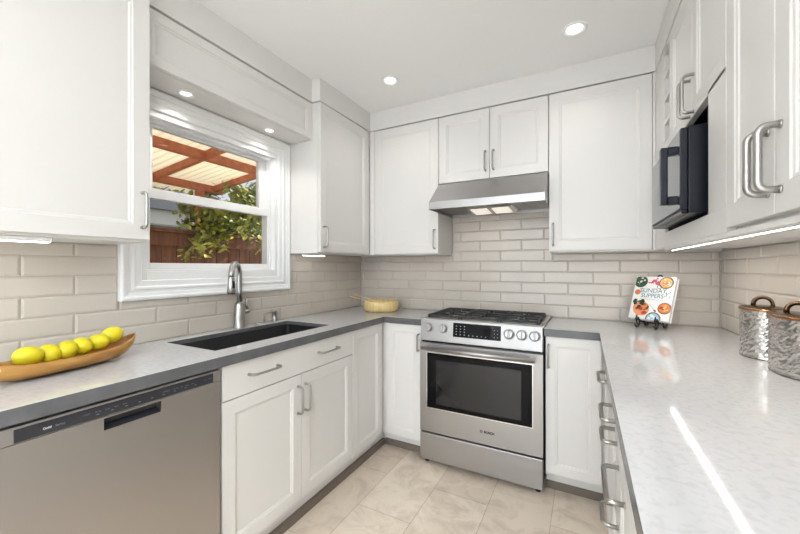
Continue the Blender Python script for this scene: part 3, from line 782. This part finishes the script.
# ------------------------------------------------------------------ range hood
hx0, hx1 = -0.917, -0.200
hy0, hy1 = 2.150, BY - 0.002
w = thing('range_hood', 'stainless steel range hood with a sloped front over the range', 'range hood', ((hx0 + hx1) / 2, BY, 1.66))
mb = MB()
def hoodloop(pts): return [[(x, y, z) for (y, z) in pts] for x in (hx0, hx1)]
sec = [(hy0, 1.660), (hy0, 1.708), (2.326, 1.8585), (hy1, 1.8585), (hy1, 1.66), (hy1 - .02, 1.66), (hy1 - .02, 1.69), (hy0 + 0.012, 1.69), (hy0 + 0.012, 1.660)]
mb.loops(hoodloop(sec), 0, False)
mb.box(hx0, hx0 + 0.006, hy0 + 0.0125, hy1 - .0205, 1.660, 1.6895); mb.box(hx1 - 0.006, hx1, hy0 + 0.0125, hy1 - .0205, 1.660, 1.6895)
HD = mb.build('canopy', 'steel', w, bevel=0.0015)
mb = MB(); x0 = hx0 + 0.03
for k in range(3):
    xa = hx0 + 0.012 + k * 0.232
    mb.box(xa, xa + 0.226, hy0 + 0.10, hy1 - .03, 1.680, 1.6892)
    for j in range(12): mb.box(xa + 0.012 + j * 0.017, xa + 0.02 + j * 0.017, hy0 + 0.11, hy1 - .045, 1.677, 1.6801)
mb.build('baffle_filter', 'steel', w)
mb = MB(); mb.add([(-0.70, 2.31, 1.668), (-0.42, 2.31, 1.668), (-0.42, 2.49, 1.652), (-0.70, 2.49, 1.652), (-0.72, 2.27, 1.6895), (-0.40, 2.27, 1.6895), (-0.40, 2.53, 1.6895), (-0.72, 2.53, 1.6895)], [(0, 1, 2, 3), (4, 5, 6, 7), (0, 1, 5, 4), (1, 2, 6, 5), (2, 3, 7, 6), (3, 0, 4, 7)]); LB = mb.build('lamp_panel', 'chrome', w, bevel=0.002)
for x in (-0.630, -0.490): MB().add([(x - 0.055, 2.32, 1.6665), (x + 0.055, 2.32, 1.6665), (x + 0.055, 2.48, 1.6523), (x - 0.055, 2.48, 1.6523), (x - 0.055, 2.32, 1.669), (x + 0.055, 2.32, 1.669), (x + 0.055, 2.48, 1.655), (x - 0.055, 2.48, 1.655)], [(0, 1, 2, 3), (4, 5, 6, 7), (0, 1, 5, 4), (1, 2, 6, 5), (2, 3, 7, 6), (3, 0, 4, 7)]).build('lamp', 'hoodlens', LB)
for k in range(2): MB().box(-0.60 + k * 0.05, -0.575 + k * 0.05, 2.205, 2.24, 1.682, 1.6895).build('switch', 'black', w)

# ------------------------------------------------------------------ microwave
mx0, mx1, my0, my1, mz0, mz1 = 0.280, 0.64, 1.470, 2.030, 1.458, 1.748
w = thing('microwave', 'dark microwave with a loop handle in the right cabinet niche', 'microwave', (mx0, 1.69, 1.446))
MB().box(mx0 + 0.022, mx1, my0, my1, mz0, mz1).build('case', 'navy', w, bevel=0.004)
for x in (0.38, 0.6):
    for y in (my0 + 0.05, my1 - 0.05): MB().lathe([(0.014, 1.4452), (0.014, 1.4585)], (x, y, 0), 14).build('foot', 'black', w)
MD = MB().box(mx0 + 0.002, mx0 + 0.0215, my0 + 0.002, my1 - 0.002, mz0 + 0.014, mz1 - 0.004).build('door', 'navy', w, bevel=0.003)
MB().box(mx0 - 0.0002, mx0 + 0.0019, my0 + 0.006, my1 - 0.006, mz0 + 0.018, mz1 - 0.008).build('door_glass', 'mwglass', MD)
MB().box(mx0 + 0.004, mx0 + 0.0215, my0 + 0.002, my1 - 0.002, mz0, mz0 + 0.013).build('lower_trim', 'navy', w, bevel=0.003)
mb = MB()
hl = [(0, 0.0), (0, 0.036), (1, 0.036), (1, 0.0)]
ya, yb = my0 + 0.012, my0 + 0.042
mb.box(mx0 - 0.050, mx0 - 0.030, ya, yb, 1.492, 1.688); mb.box(mx0 - 0.0305, mx0 - 0.0003, ya, yb, 1.492, 1.520); mb.box(mx0 - 0.0305, mx0 - 0.0003, ya, yb, 1.660, 1.688)
mb.build('loop_handle', 'navy', MD, bevel=0.004)

# ------------------------------------------------------------------ recessed lights
def can(x, y, z, r, label, group, power, spread=2.0):
    o = thing('recessed_light', label, 'light', (x, y, z), group)
    mb = MB(); mb.lathe([(r * 0.62, z - 0.0008), (r * 0.66, z - 0.003), (r * 0.82, z - 0.0095), (r * 0.96, z - 0.008), (r, z - 0.003), (r, z - 0.0003)], (x, y, 0), 40, cap0=False, cap1=False)
    mb.build('trim_ring', 'trimw', o)
    MB().lathe([(r * 0.60, z - 0.0012), (r * 0.60, z - 0.0022)], (x, y, 0), 32).build('lens', 'lens', o)
    d = bpy.data.lights.new('can_lamp', 'AREA'); d.shape = 'DISK'; d.size = r * 1.15; d.energy = power; d.color = (1.0, 0.985, 0.97); d.spread = spread
    l = bpy.data.objects.new('can_lamp', d); C.objects.link(l); l.parent = o; l.location = (0, 0, -0.0105)
    return o
can(-0.047, 1.985, CEIL, 0.060, 'recessed ceiling light nearest the right wall cabinets', 'ceiling downlights', 1.0, 2.2)
can(-1.112, 1.977, CEIL, 0.055, 'recessed ceiling light nearest the left back corner', 'ceiling downlights', 1.0, 2.2)
for (x, y) in ((-0.45, 0.45), (-0.55, -0.6), (-0.55, -1.8)):  # out-of-view lamps added to brighten floor and counters
    can(x, y, CEIL, 0.060, 'added unseen ceiling light over the near part of the room', 'added ceiling lights out of view', 2.0, 1.35)
can(-1.672, 1.001, 2.104, 0.036, 'flush soffit light above the window, nearer the left cabinet', 'soffit lights over the window', 0.85)
can(-1.678, 1.504, 2.104, 0.036, 'flush soffit light above the window, nearer the back corner', 'soffit lights over the window', 0.85)

# ------------------------------------------------------------------ bamboo bowl and servers
bx, by, br = -1.428, 2.395, 0.137
o = MB().lathe([(br * 0.86, CZ + 0.0006), (br * 0.97, CZ + 0.010), (br * 1.0, CZ + 0.038), (br * 0.985, CZ + 0.066), (br * 0.945, CZ + 0.080), (br * 0.92, CZ + 0.082), (br * 0.89, CZ + 0.079),
                (br * 0.88, CZ + 0.04), (br * 0.80, CZ + 0.014), (0.001, CZ + 0.012)], (bx, by, 0), 48).build('serving_bowl', 'bamboo')
tag(o, 'round pale bamboo bowl on the counter in the back left corner', 'bowl')
def server(p0, p1, label, bend):
    p0, p1 = Vector(p0), Vector(p1); d = (p1 - p0)
    pts = [p0 + d * t + Vector((0, 0, bend * math.sin(math.pi * t))) for t in (0, 0.1, 0.2, 0.32, 0.5, 0.7, 0.85, 0.96, 1.0)]
    o = MB().tube(pts, [0.006, 0.016, 0.019, 0.013, 0.0055, 0.0055, 0.006, 0.0075, 0.004], 12, flat=0.5).build('salad_server', 'spoonwood')
    tag(o, label, 'spoon', 'wooden salad servers in the bamboo bowl')
server((-1.375, 2.362, CZ + 0.036), (-1.672, 2.300, CZ + 0.112), 'wooden salad server whose handle juts lower out of the bamboo bowl', 0.004)
server((-1.385, 2.425, CZ + 0.036), (-1.660, 2.365, CZ + 0.122), 'wooden salad server whose handle juts higher out of the bamboo bowl', 0.004)

# ------------------------------------------------------------------ lemon tray
A = Vector((-1.508, 0.300, 0)); Bp = Vector((-1.585, 0.745, 0))
ax = (Bp - A).normalized(); per = Vector((ax.y, -ax.x, 0)); Lt = (Bp - A).length
w = thing('boat_tray', 'long boat-shaped wooden tray of lemons on the counter', 'tray', (A.x, A.y, CZ))
def tray_sec(t, inner):
    s = 2 * t - 1
    wd = 0.062 * max(0.0, 1 - abs(s) ** 2.6) ** 0.75 + 0.006
    rim = CZ + 0.050 + 0.026 * s ** 4 + 0.008 * s * s
    bot = CZ + 0.0008 + 0.060 * abs(s) ** 6
    th = 0.006
    P = []
    for k in range(13):
        u = math.pi * k / 12
        x = -math.cos(u); h = 1 - math.sin(u) ** 0.7
        ww = wd - (th if inner else 0) ; bb = bot + (th * 1.3 if inner else 0)
        ww = max(ww, 0.001); bb = min(bb, rim - .002)
        c = A + ax * (t * Lt)
        P.append(c + per * (x * ww) + Vector((0, 0, bb + (rim - bb) * h)))
    return P
NS = 30
out = [tray_sec(k / NS, False) for k in range(NS + 1)]; inn = [tray_sec(k / NS, True) for k in range(NS + 1)]
mb = MB()
mb.loops([o_ + i_[::-1] for o_, i_ in zip(out, inn)], 0, True)
TB = mb.build('hull', 'traywood', w, weld=False)
e_c = A + ax * 0.036
mb = MB(); fn = Vector((per.x, per.y, -0.35)).normalized()
# pale oval for the handle hole at the near end, lying on the hull side
P0 = e_c + per * 0.0405 + Vector((0, 0, CZ + 0.050))
mb.loops([[P0 + ax * (0.018 * math.cos(q)) + Vector((0, 0, 0.0062 * math.sin(q))) + fn * h for q in [2 * math.pi * i / 20 for i in range(20)]] for h in (-0.006, 0.0006)], 0, True)
mb.build('hand_hold', 'bamboo', w)
def lemon(c, ang, tilt, s, label):
    mb = MB(); prof = []
    for k in range(17):
        t = math.pi * k / 16
        r = math.sin(t) ** 0.9 * 0.0305; h = -math.cos(t) * 0.0365
        if k in (0, 16): r = 0.0012
        if k == 1: r, h = 0.0075, -0.0362
        if k == 15: r, h = 0.0062, 0.0372
        if k == 0: h = -0.0368
        if k == 16: h = 0.0392
        prof.append((r * s, h * s))
    mb.lathe(prof, (0, 0, 0), 24)
    Rm = Matrix.Rotation(ang, 3, 'Z') @ Matrix.Rotation(math.pi / 2 + tilt, 3, 'Y')
    for v in mb.v: v.xyz = Rm @ v + Vector(c)
    o = mb.build('lemon', 'lemon')
    o.data.transform(Matrix.Translation(-Vector(c))); o.location = c
    return tag(o, label, 'lemon', 'lemons in the boat tray')
lab = ['lemon nearest the viewer, first at the left end of the boat tray', 'second lemon from the left end of the boat tray', 'third lemon from the left end of the boat tray',
       'fourth lemon from the left end of the boat tray', 'fifth lemon from the left, just before the raised end lemon', 'lemon at the far pointed end of the boat tray']
spots = [(0.436, 1.000), (0.488, 0.996), (0.533, 0.999), (0.578, 1.002), (0.627, 1.006), (0.672, 1.024)]
ss = [1.0, 0.95, 0.95, 0.93, 0.95, 0.95]
for k, (ly, lz) in enumerate(spots):
    t = (ly - A.y) / (Bp.y - A.y)
    c = A + (Bp - A) * t + per * [-0.016, -0.018, -0.012, -0.018, -0.014, -0.012][k]
    lemon((c.x, c.y, lz), [1.35, 0.25, 2.7, 0.4, 0.5, 1.5][k], [0.1, 0.4, -0.3, 0.25, -0.1, -0.3][k], ss[k], lab[k])

# ------------------------------------------------------------------ cookbook on an iron stand
BLc = Vector((0.2252, 2.4481, 0.985)); BRc = Vector((0.3963, 2.3391, 0.985))
eb = (BRc - BLc).normalized(); Wb = (BRc - BLc).length
back = Vector((-eb.y, eb.x, 0)); 
ph = math.radians(22)
ub = (Vector((0, 0, math.cos(ph))) + back * math.sin(ph)).normalized(); nb = eb.cross(ub).normalized()
if nb.y > 0: nb = -nb
Hb = 0.257
def fk(a, b, n): return BLc + eb * a + ub * b + nb * n
w = thing('cookbook', 'white cookbook with food pictures, open on the iron stand', 'book', tuple(BLc + eb * Wb / 2))
w['label'] = 'white cookbook with food pictures standing closed on the iron stand'
MB().fbox(fk, 0, Wb, 0, Hb, -0.003, 0).build('front_cover', 'cover', w)
MB().fbox(fk, 0, Wb, 0, Hb, -0.032, -0.029).build('back_cover', 'cover', w)
MB().fbox(fk, 0.003, Wb - 0.004, 0.004, Hb - 0.004, -0.0288, -0.0032).build('pages', 'paper', w)
MB().fbox(fk, -0.0025, -0.0001, 0, Hb, -0.032, 0).build('spine', 'spinelav', w)
art = ['art_green', 'art_pink', 'art_tan', 'art_orange', 'art_salmon', 'art_dgreen', 'art_blue', 'art_plate', 'art_red', 'art_brown']
AI = {n: i for i, n in enumerate(art)}
mb = MB()
def blob(a, b, r, m, n, jit=0.0, k=20, sy=1.0):
    P = []
    for i in range(k):
        q = 2 * math.pi * i / k; rr_ = r * (1 + random.uniform(-jit, jit))
        P.append(fk(min(max(a + rr_ * math.cos(q), 0.001), Wb - 0.001), min(max(b + sy * rr_ * math.sin(q), 0.001), Hb - 0.001), n))
    mb.add(P, [tuple(range(k))], AI[m])
def plate(a, b, r, rim, food, bits):
    blob(a, b, r, rim, 0.0003); blob(a, b, r * 0.84, food, 0.0005, 0.06)
    for q in bits:
        for _ in range(7):
            t = random.uniform(0, 6.28); d = random.uniform(0, r * 0.65)
            blob(a + d * math.cos(t), b + d * math.sin(t), r * random.uniform(0.12, 0.24), q, 0.0007 + random.uniform(0, 0.0002), 0.3, 8)
plate(0.028, 0.225, 0.036, 'art_dgreen', 'art_green', ['art_dgreen', 'art_plate'])
blob(0.022, 0.16, 0.016, 'art_orange', 0.0004); 
plate(0.158, 0.222, 0.036, 'art_brown', 'art_tan', ['art_orange', 'art_plate'])
for _ in range(16): blob(0.098 + random.uniform(-0.022, 0.022), 0.225 + random.uniform(-0.02, 0.022), random.uniform(0.005, 0.011), random.choice(['art_pink', 'art_pink', 'art_red', 'art_plate']), 0.0004 + random.uniform(0, .0002), 0.3, 9)
mb.add(*ring2(fk, 0.128, 0.196, 0.009, 0.012, 0.0005), AI['art_brown'])
plate(0.056, 0.062, 0.052, 'art_plate', 'art_salmon', ['art_orange', 'art_dgreen', 'art_red'])
for _ in range(18): blob(0.03 + random.uniform(-0.02, 0.035), 0.10 + random.uniform(-0.012, 0.012), random.uniform(0.004, 0.009), 'art_dgreen', 0.0010, 0.3, 7)
plate(0.172, 0.072, 0.033, 'art_brown', 'art_orange', ['art_tan', 'art_red'])
plate(0.125, 0.008, 0.038, 'art_brown', 'art_blue', ['art_plate'])
for _ in range(8): blob(0.178 + random.uniform(-0.016, 0.016), 0.148 + random.uniform(-0.02, 0.02), 0.003, 'art_dgreen', 0.0005, 0.3, 6)
for t in range(10): blob(0.098 + t * 0.0035, 0.088 - t * 0.004, 0.0016 if t < 8 else 0.005, 'art_brown', 0.0004, 0, 8)
mb.build('cover_art', art, w)
text_mesh('SUNDAY', 0.036, fk, 0.100, 0.171, 0.0009, w, 'title_lettering', 'art_teal', sx=0.95)
text_mesh('SUPPERS', 0.036, fk, 0.100, 0.140, 0.0009, w, 'title_lettering', 'art_teal', sx=0.86)
text_mesh('Simple Menus for Family and Friends', 0.008, fk, 0.100, 0.119, 0.0009, w, 'subtitle_lettering', 'print_g')
# stand: ledge hooks, curled feet, back with ring finial
w = thing('book_stand', 'black wrought iron book stand with curled feet under the cookbook', 'stand', tuple((BLc + BRc) / 2 - Vector((0, 0, 0.985 - CZ))))
back2 = Vector((back.x, back.y, 0)).normalized()
def G(a, d, z): return BLc + eb * a + back2 * d + Vector((0, 0, z - 0.985))   # a along the book, d behind its foot, z world
for (a, nm) in ((0.055, 'foot'), (0.150, 'foot')):
    for (d0, rr_) in ((-0.014, 0.027), (0.085, 0.026)):
        cz = CZ + rr_ + 0.0050
        # open scroll in the plane of the stand side
        pts = []
        for k in range(19):
            q = math.radians(140 - 300 * k / 18) if d0 < 0 else math.radians(40 + 300 * k / 18)
            pts.append(G(a, d0 + rr_ * math.cos(q) * 0.9, cz + rr_ * math.sin(q)))
        MB().tube(pts, 0.0045, 8).build('foot_scroll', 'wrought', w)
    MB().tube([G(a, -0.012, CZ + 0.012), G(a, -0.022, 0.975), G(a, -0.024, 0.995), G(a, -0.020, 1.006)], 0.004, 8).build('ledge_hook', 'wrought', w)
    MB().tube([G(a, -0.018, 0.9872 - 0.002), G(a, 0.03, 0.9655), G(a, 0.10, 0.9375 + 0.004)], 0.004, 8).build('ledge_bar', 'wrought', w)
a_m = 0.103
pb = [fk(0.055, -0.004, -0.037), fk(0.06, 0.12, -0.037), fk(a_m, 0.235, -0.037), fk(a_m, 0.258, -0.037)]
MB().tube(pb, 0.004, 8).build('back_rod', 'wrought', w)
pb = [fk(0.150, -0.004, -0.037), fk(0.146, 0.12, -0.037), fk(a_m, 0.235, -0.037), fk(a_m, 0.250, -0.037)]
MB().tube(pb, 0.004, 8).build('back_rod', 'wrought', w)
MB().tube([fk(a_m + 0.012 * math.cos(q), 0.268 + 0.012 * math.sin(q), -0.037) for q in [2 * math.pi * i / 20 for i in range(20)]], 0.004, 8, closed=True).build('ring_finial', 'wrought', w)
MB().tube([G(0.055, 0.02, 0.9665), G(0.15, 0.02, 0.9665)], 0.004, 8).build('cross_bar', 'wrought', w)

# ------------------------------------------------------------------ canisters
def canister(x, y, rx, ry, h, label):
    w = thing('canister', label, 'canister', (x, y, CZ), 'hammered canisters on the right counter')
    q = dict(c=(x, y, 0), n=80, sx=rx, sy=ry)
    MB().lathe([(0.98, CZ + 0.0006), (1.0, CZ + 0.003), (1.0, CZ + 0.004)], **q).build('base_ring', 'bronze', w)
    mb = MB(); rows = 24; n = 64; L = []
    for i in range(rows + 1):
        zz = CZ + 0.0042 + (h - 0.0042) * i / rows; l = []
        for k in range(n):
            t = 2 * math.pi * (k + 0.5 * (i % 2) + random.uniform(-.15, .15)) / n
            dr = random.uniform(-0.0024, 0.0) if 0 < i < rows else 0.0
            l.append((x + (rx * 0.992 + dr) * math.cos(t), y + (ry * 0.992 + dr) * math.sin(t), zz))
        L.append(l)
    mb.loops(L, 0, False); mb.build('body', 'hammer', w)
    z = CZ + h
    LD = MB().lathe([(1.01, z + 0.0085), (0.98, z + 0.0105), (0.85, z + 0.0135), (0.4, z + 0.018), (0.002, z + 0.0185)], **q).build('lid', 'bronze', w)
    MB().lathe([(0.99, z + 0.0003), (1.035, z + 0.001), (1.04, z + 0.004), (1.035, z + 0.008), (1.015, z + 0.0095), (1.005, z + 0.008)], cap0=False, cap1=False, **q).build('rim', 'copper', LD)
    pts = []
    for k in range(15):
        t = math.pi * k / 14
        pts.append((x - 0.024 * math.cos(t), y + 0.012 * math.cos(t), z + 0.0165 + 0.032 * math.sin(t) ** 0.8))
    MB().tube(pts, 0.0042, 10, flat=1.8).build('loop_handle', 'bronze', LD)
canister(0.605, 1.845, 0.065, 0.080, 0.181, 'hammered metal canister with copper-rimmed lid, the farther one')
canister(0.609, 1.600, 0.0625, 0.115, 0.181, 'hammered metal canister with copper-rimmed lid, nearer the viewer at the edge')

# ------------------------------------------------------------------ garden outside the window
struct(MB().box(-9, WLX - T - 0.02, -2, 8, -0.3, -0.2).build('ground', 'soil'))
# fence
w = thing('wooden_fence', 'brown board fence across the yard behind the window', 'fence', (-3.6, 2.0, -0.2))
mb = MB(); y = 0.2
while y < 4.6:
    mb.box(-3.655, -3.635, y, y + 0.138, -0.2, 1.52); y += 0.145
mb.build('boards', 'fencewood', w, bevel=0.003)
MB().box(-3.634, -3.60, 0.2, 4.6, 1.49, 1.62).build('top_rail', 'fencewood', w, bevel=0.004)
MB().box(-3.66, -3.57, 0.2, 4.6, 1.6205, 1.655).build('cap_board', 'fencewood', w, bevel=0.004)
MB().box(-3.634, -3.60, 0.2, 4.6, 0.2, 0.3).build('lower_rail', 'fencewood', w, bevel=0.004)
# pergola
w = thing('pergola', 'red stained pergola with a cream corrugated roof outside the window', 'pergola', (-3.0, 2.0, -0.2))
zs = lambda x: 2.197 + (x + 2.9) * 0.11
for bxp in (-2.90, -3.70):
    z = zs(bxp); MB().box(bxp - 0.025, bxp + 0.025, -0.6, 2.62, z, z + 0.078).build('beam', 'redwood', w, bevel=0.003)
for k, ry in enumerate((0.04, 0.66, 1.285, 1.908, 2.53)):
    mb = MB(); x0, x1 = -4.0, -2.35
    mb.add([(x, yy, zs(x) + dz) for dz in (0.016, 0.079) for yy in (ry - 0.02, ry + 0.02) for x in (x0, x1)], [(0, 2, 3, 1), (4, 5, 7, 6), (0, 1, 5, 4), (2, 6, 7, 3), (0, 4, 6, 2), (1, 3, 7, 5)])
    mb.build('rafter', 'redwood', w)
for py in (2.36, -0.3):
    MB().box(-3.735, -3.665 + 0.0, py - 0.035, py + 0.035, -0.2, zs(-3.7) - 0.001).build('post', 'redwood', w, bevel=0.003)
mb = MB(); n = 260
rows = [[], []]
for ix, x in enumerate((-4.15, -2.3)):
    for k in range(n + 1):
        yy = -0.6 + 3.3 * k / n
        rows[ix].append((x, yy, zs(x) + 0.093 + 0.011 * math.sin(yy * 2 * math.pi / 0.076)))
mb.add(rows[0] + rows[1], [(k, k + 1, n + 1 + k + 1, n + 1 + k) for k in range(n)], 0, True)
ro = mb.build('roof_sheet', 'roof', w)
so = ro.modifiers.new('thick', 'SOLIDIFY'); so.thickness = 0.002
# leaves
def leaves(mb, pts, size):
    for p in pts:
        s = size * random.uniform(0.6, 1.3)
        a = random.uniform(0, 6.28); t = random.uniform(-1.0, 1.0); r = random.uniform(-0.8, 0.8)
        Rm = Matrix.Rotation(a, 3, 'Z') @ Matrix.Rotation(t, 3, 'Y') @ Matrix.Rotation(r, 3, 'X')
        L = [(-0.5, 0, 0), (-0.2, 0.28, 0.04), (0.2, 0.24, 0.04), (0.55, 0, -0.02), (0.2, -0.24, 0.04), (-0.2, -0.28, 0.04)]
        P = [Rm @ (Vector(l) * s) + Vector(p) for l in L]
        mb.add(P, [(0, 1, 2, 3), (0, 3, 4, 5)])
w = thing('climbing_vine', 'green climbing vine hanging over the fence from the pergola', 'vine', (-3.55, 2.7, -0.2))
mb = MB(); pts = []
strands = []
for k in range(52):
    y0 = random.uniform(2.3, 3.9); x0 = random.uniform(-3.95, -3.45)
    z0 = random.uniform(1.75, 2.0) + (0.28 if y0 > 2.75 else 0)
    st = [(x0, y0, z0)]
    for j in range(7):
        st.append((st[-1][0] + random.uniform(-0.02, 0.07), st[-1][1] + random.uniform(-0.10, 0.07), st[-1][2] - random.uniform(-0.03, 0.10)))
    strands.append(st)
    for p in st:
        for _ in range(9): pts.append((p[0] + random.gauss(0, 0.05), p[1] + random.gauss(0, 0.06), p[2] + random.gauss(0, 0.045)))
for k in range(26):
    yy = 1.75 + k * 0.03; pts.append((-3.6 + random.gauss(0, .04), yy, 2.03 + random.gauss(0, 0.03)))
leaves(mb, pts, 0.075); mb.build('leaves', 'leaf', w)
mb = MB()
for st in strands: mb.tube(st, 0.004, 5)
mb.tube([(-3.75, 2.75, -0.2), (-3.74, 2.70, 0.8), (-3.76, 2.66, 1.6), (-3.72, 2.6, 2.02)], [0.02, 0.018, 0.015, 0.008], 8)
mb.build('stems', 'stem', w)
for (cx, cy, cz, rx_, nm) in ((-4.9, 4.6, 1.9, 0.95, 'dense green shrub beyond the fence at the right of the window'), (-5.9, 7.2, 2.4, 1.3, 'tall green shrub farthest behind the fence')):
    w = thing('garden_shrub', nm, 'shrub', (cx, cy, -0.2), 'shrubs beyond the fence')
    mb = MB(); pts = []
    for k in range(2600):
        v = Vector((random.gauss(0, 1), random.gauss(0, 1), random.gauss(0, 1))).normalized() * rx_ * random.uniform(0.75, 1.05)
        v *= 1 + 0.25 * noise.noise(v * 2.2)
        pts.append((cx + v.x * 0.8, cy + v.y, max(-0.1, cz + v.z)))
    leaves(mb, pts, 0.13); mb.build('foliage', 'leafd', w)
    MB().tube([(cx, cy, -0.2), (cx + .05, cy, 0.8), (cx, cy, cz)], [0.06, 0.05, 0.02], 8).build('trunk', 'stem', w)
# neighbouring house
w = thing('neighbor_house', 'grey neighbouring house with a white eave beyond the fence', 'house', (-7.2, 3.0, -0.2))
MB().box(-9.0, -7.0, -1.5, 5.2, -0.2, 2.05).build('wall', 'siding', w)
MB().box(-9.2, -6.7, -1.7, 5.4, 2.051, 2.30).build('eave', 'whiteboard', w)
mb = MB(); mb.loops([[(-6.6, y_, 2.301), (-9.3, y_, 2.301), (-8.0, y_, 3.0)] for y_ in (-1.8, 5.5)], 0, False); mb.build('roof', 'panelgrey', w)
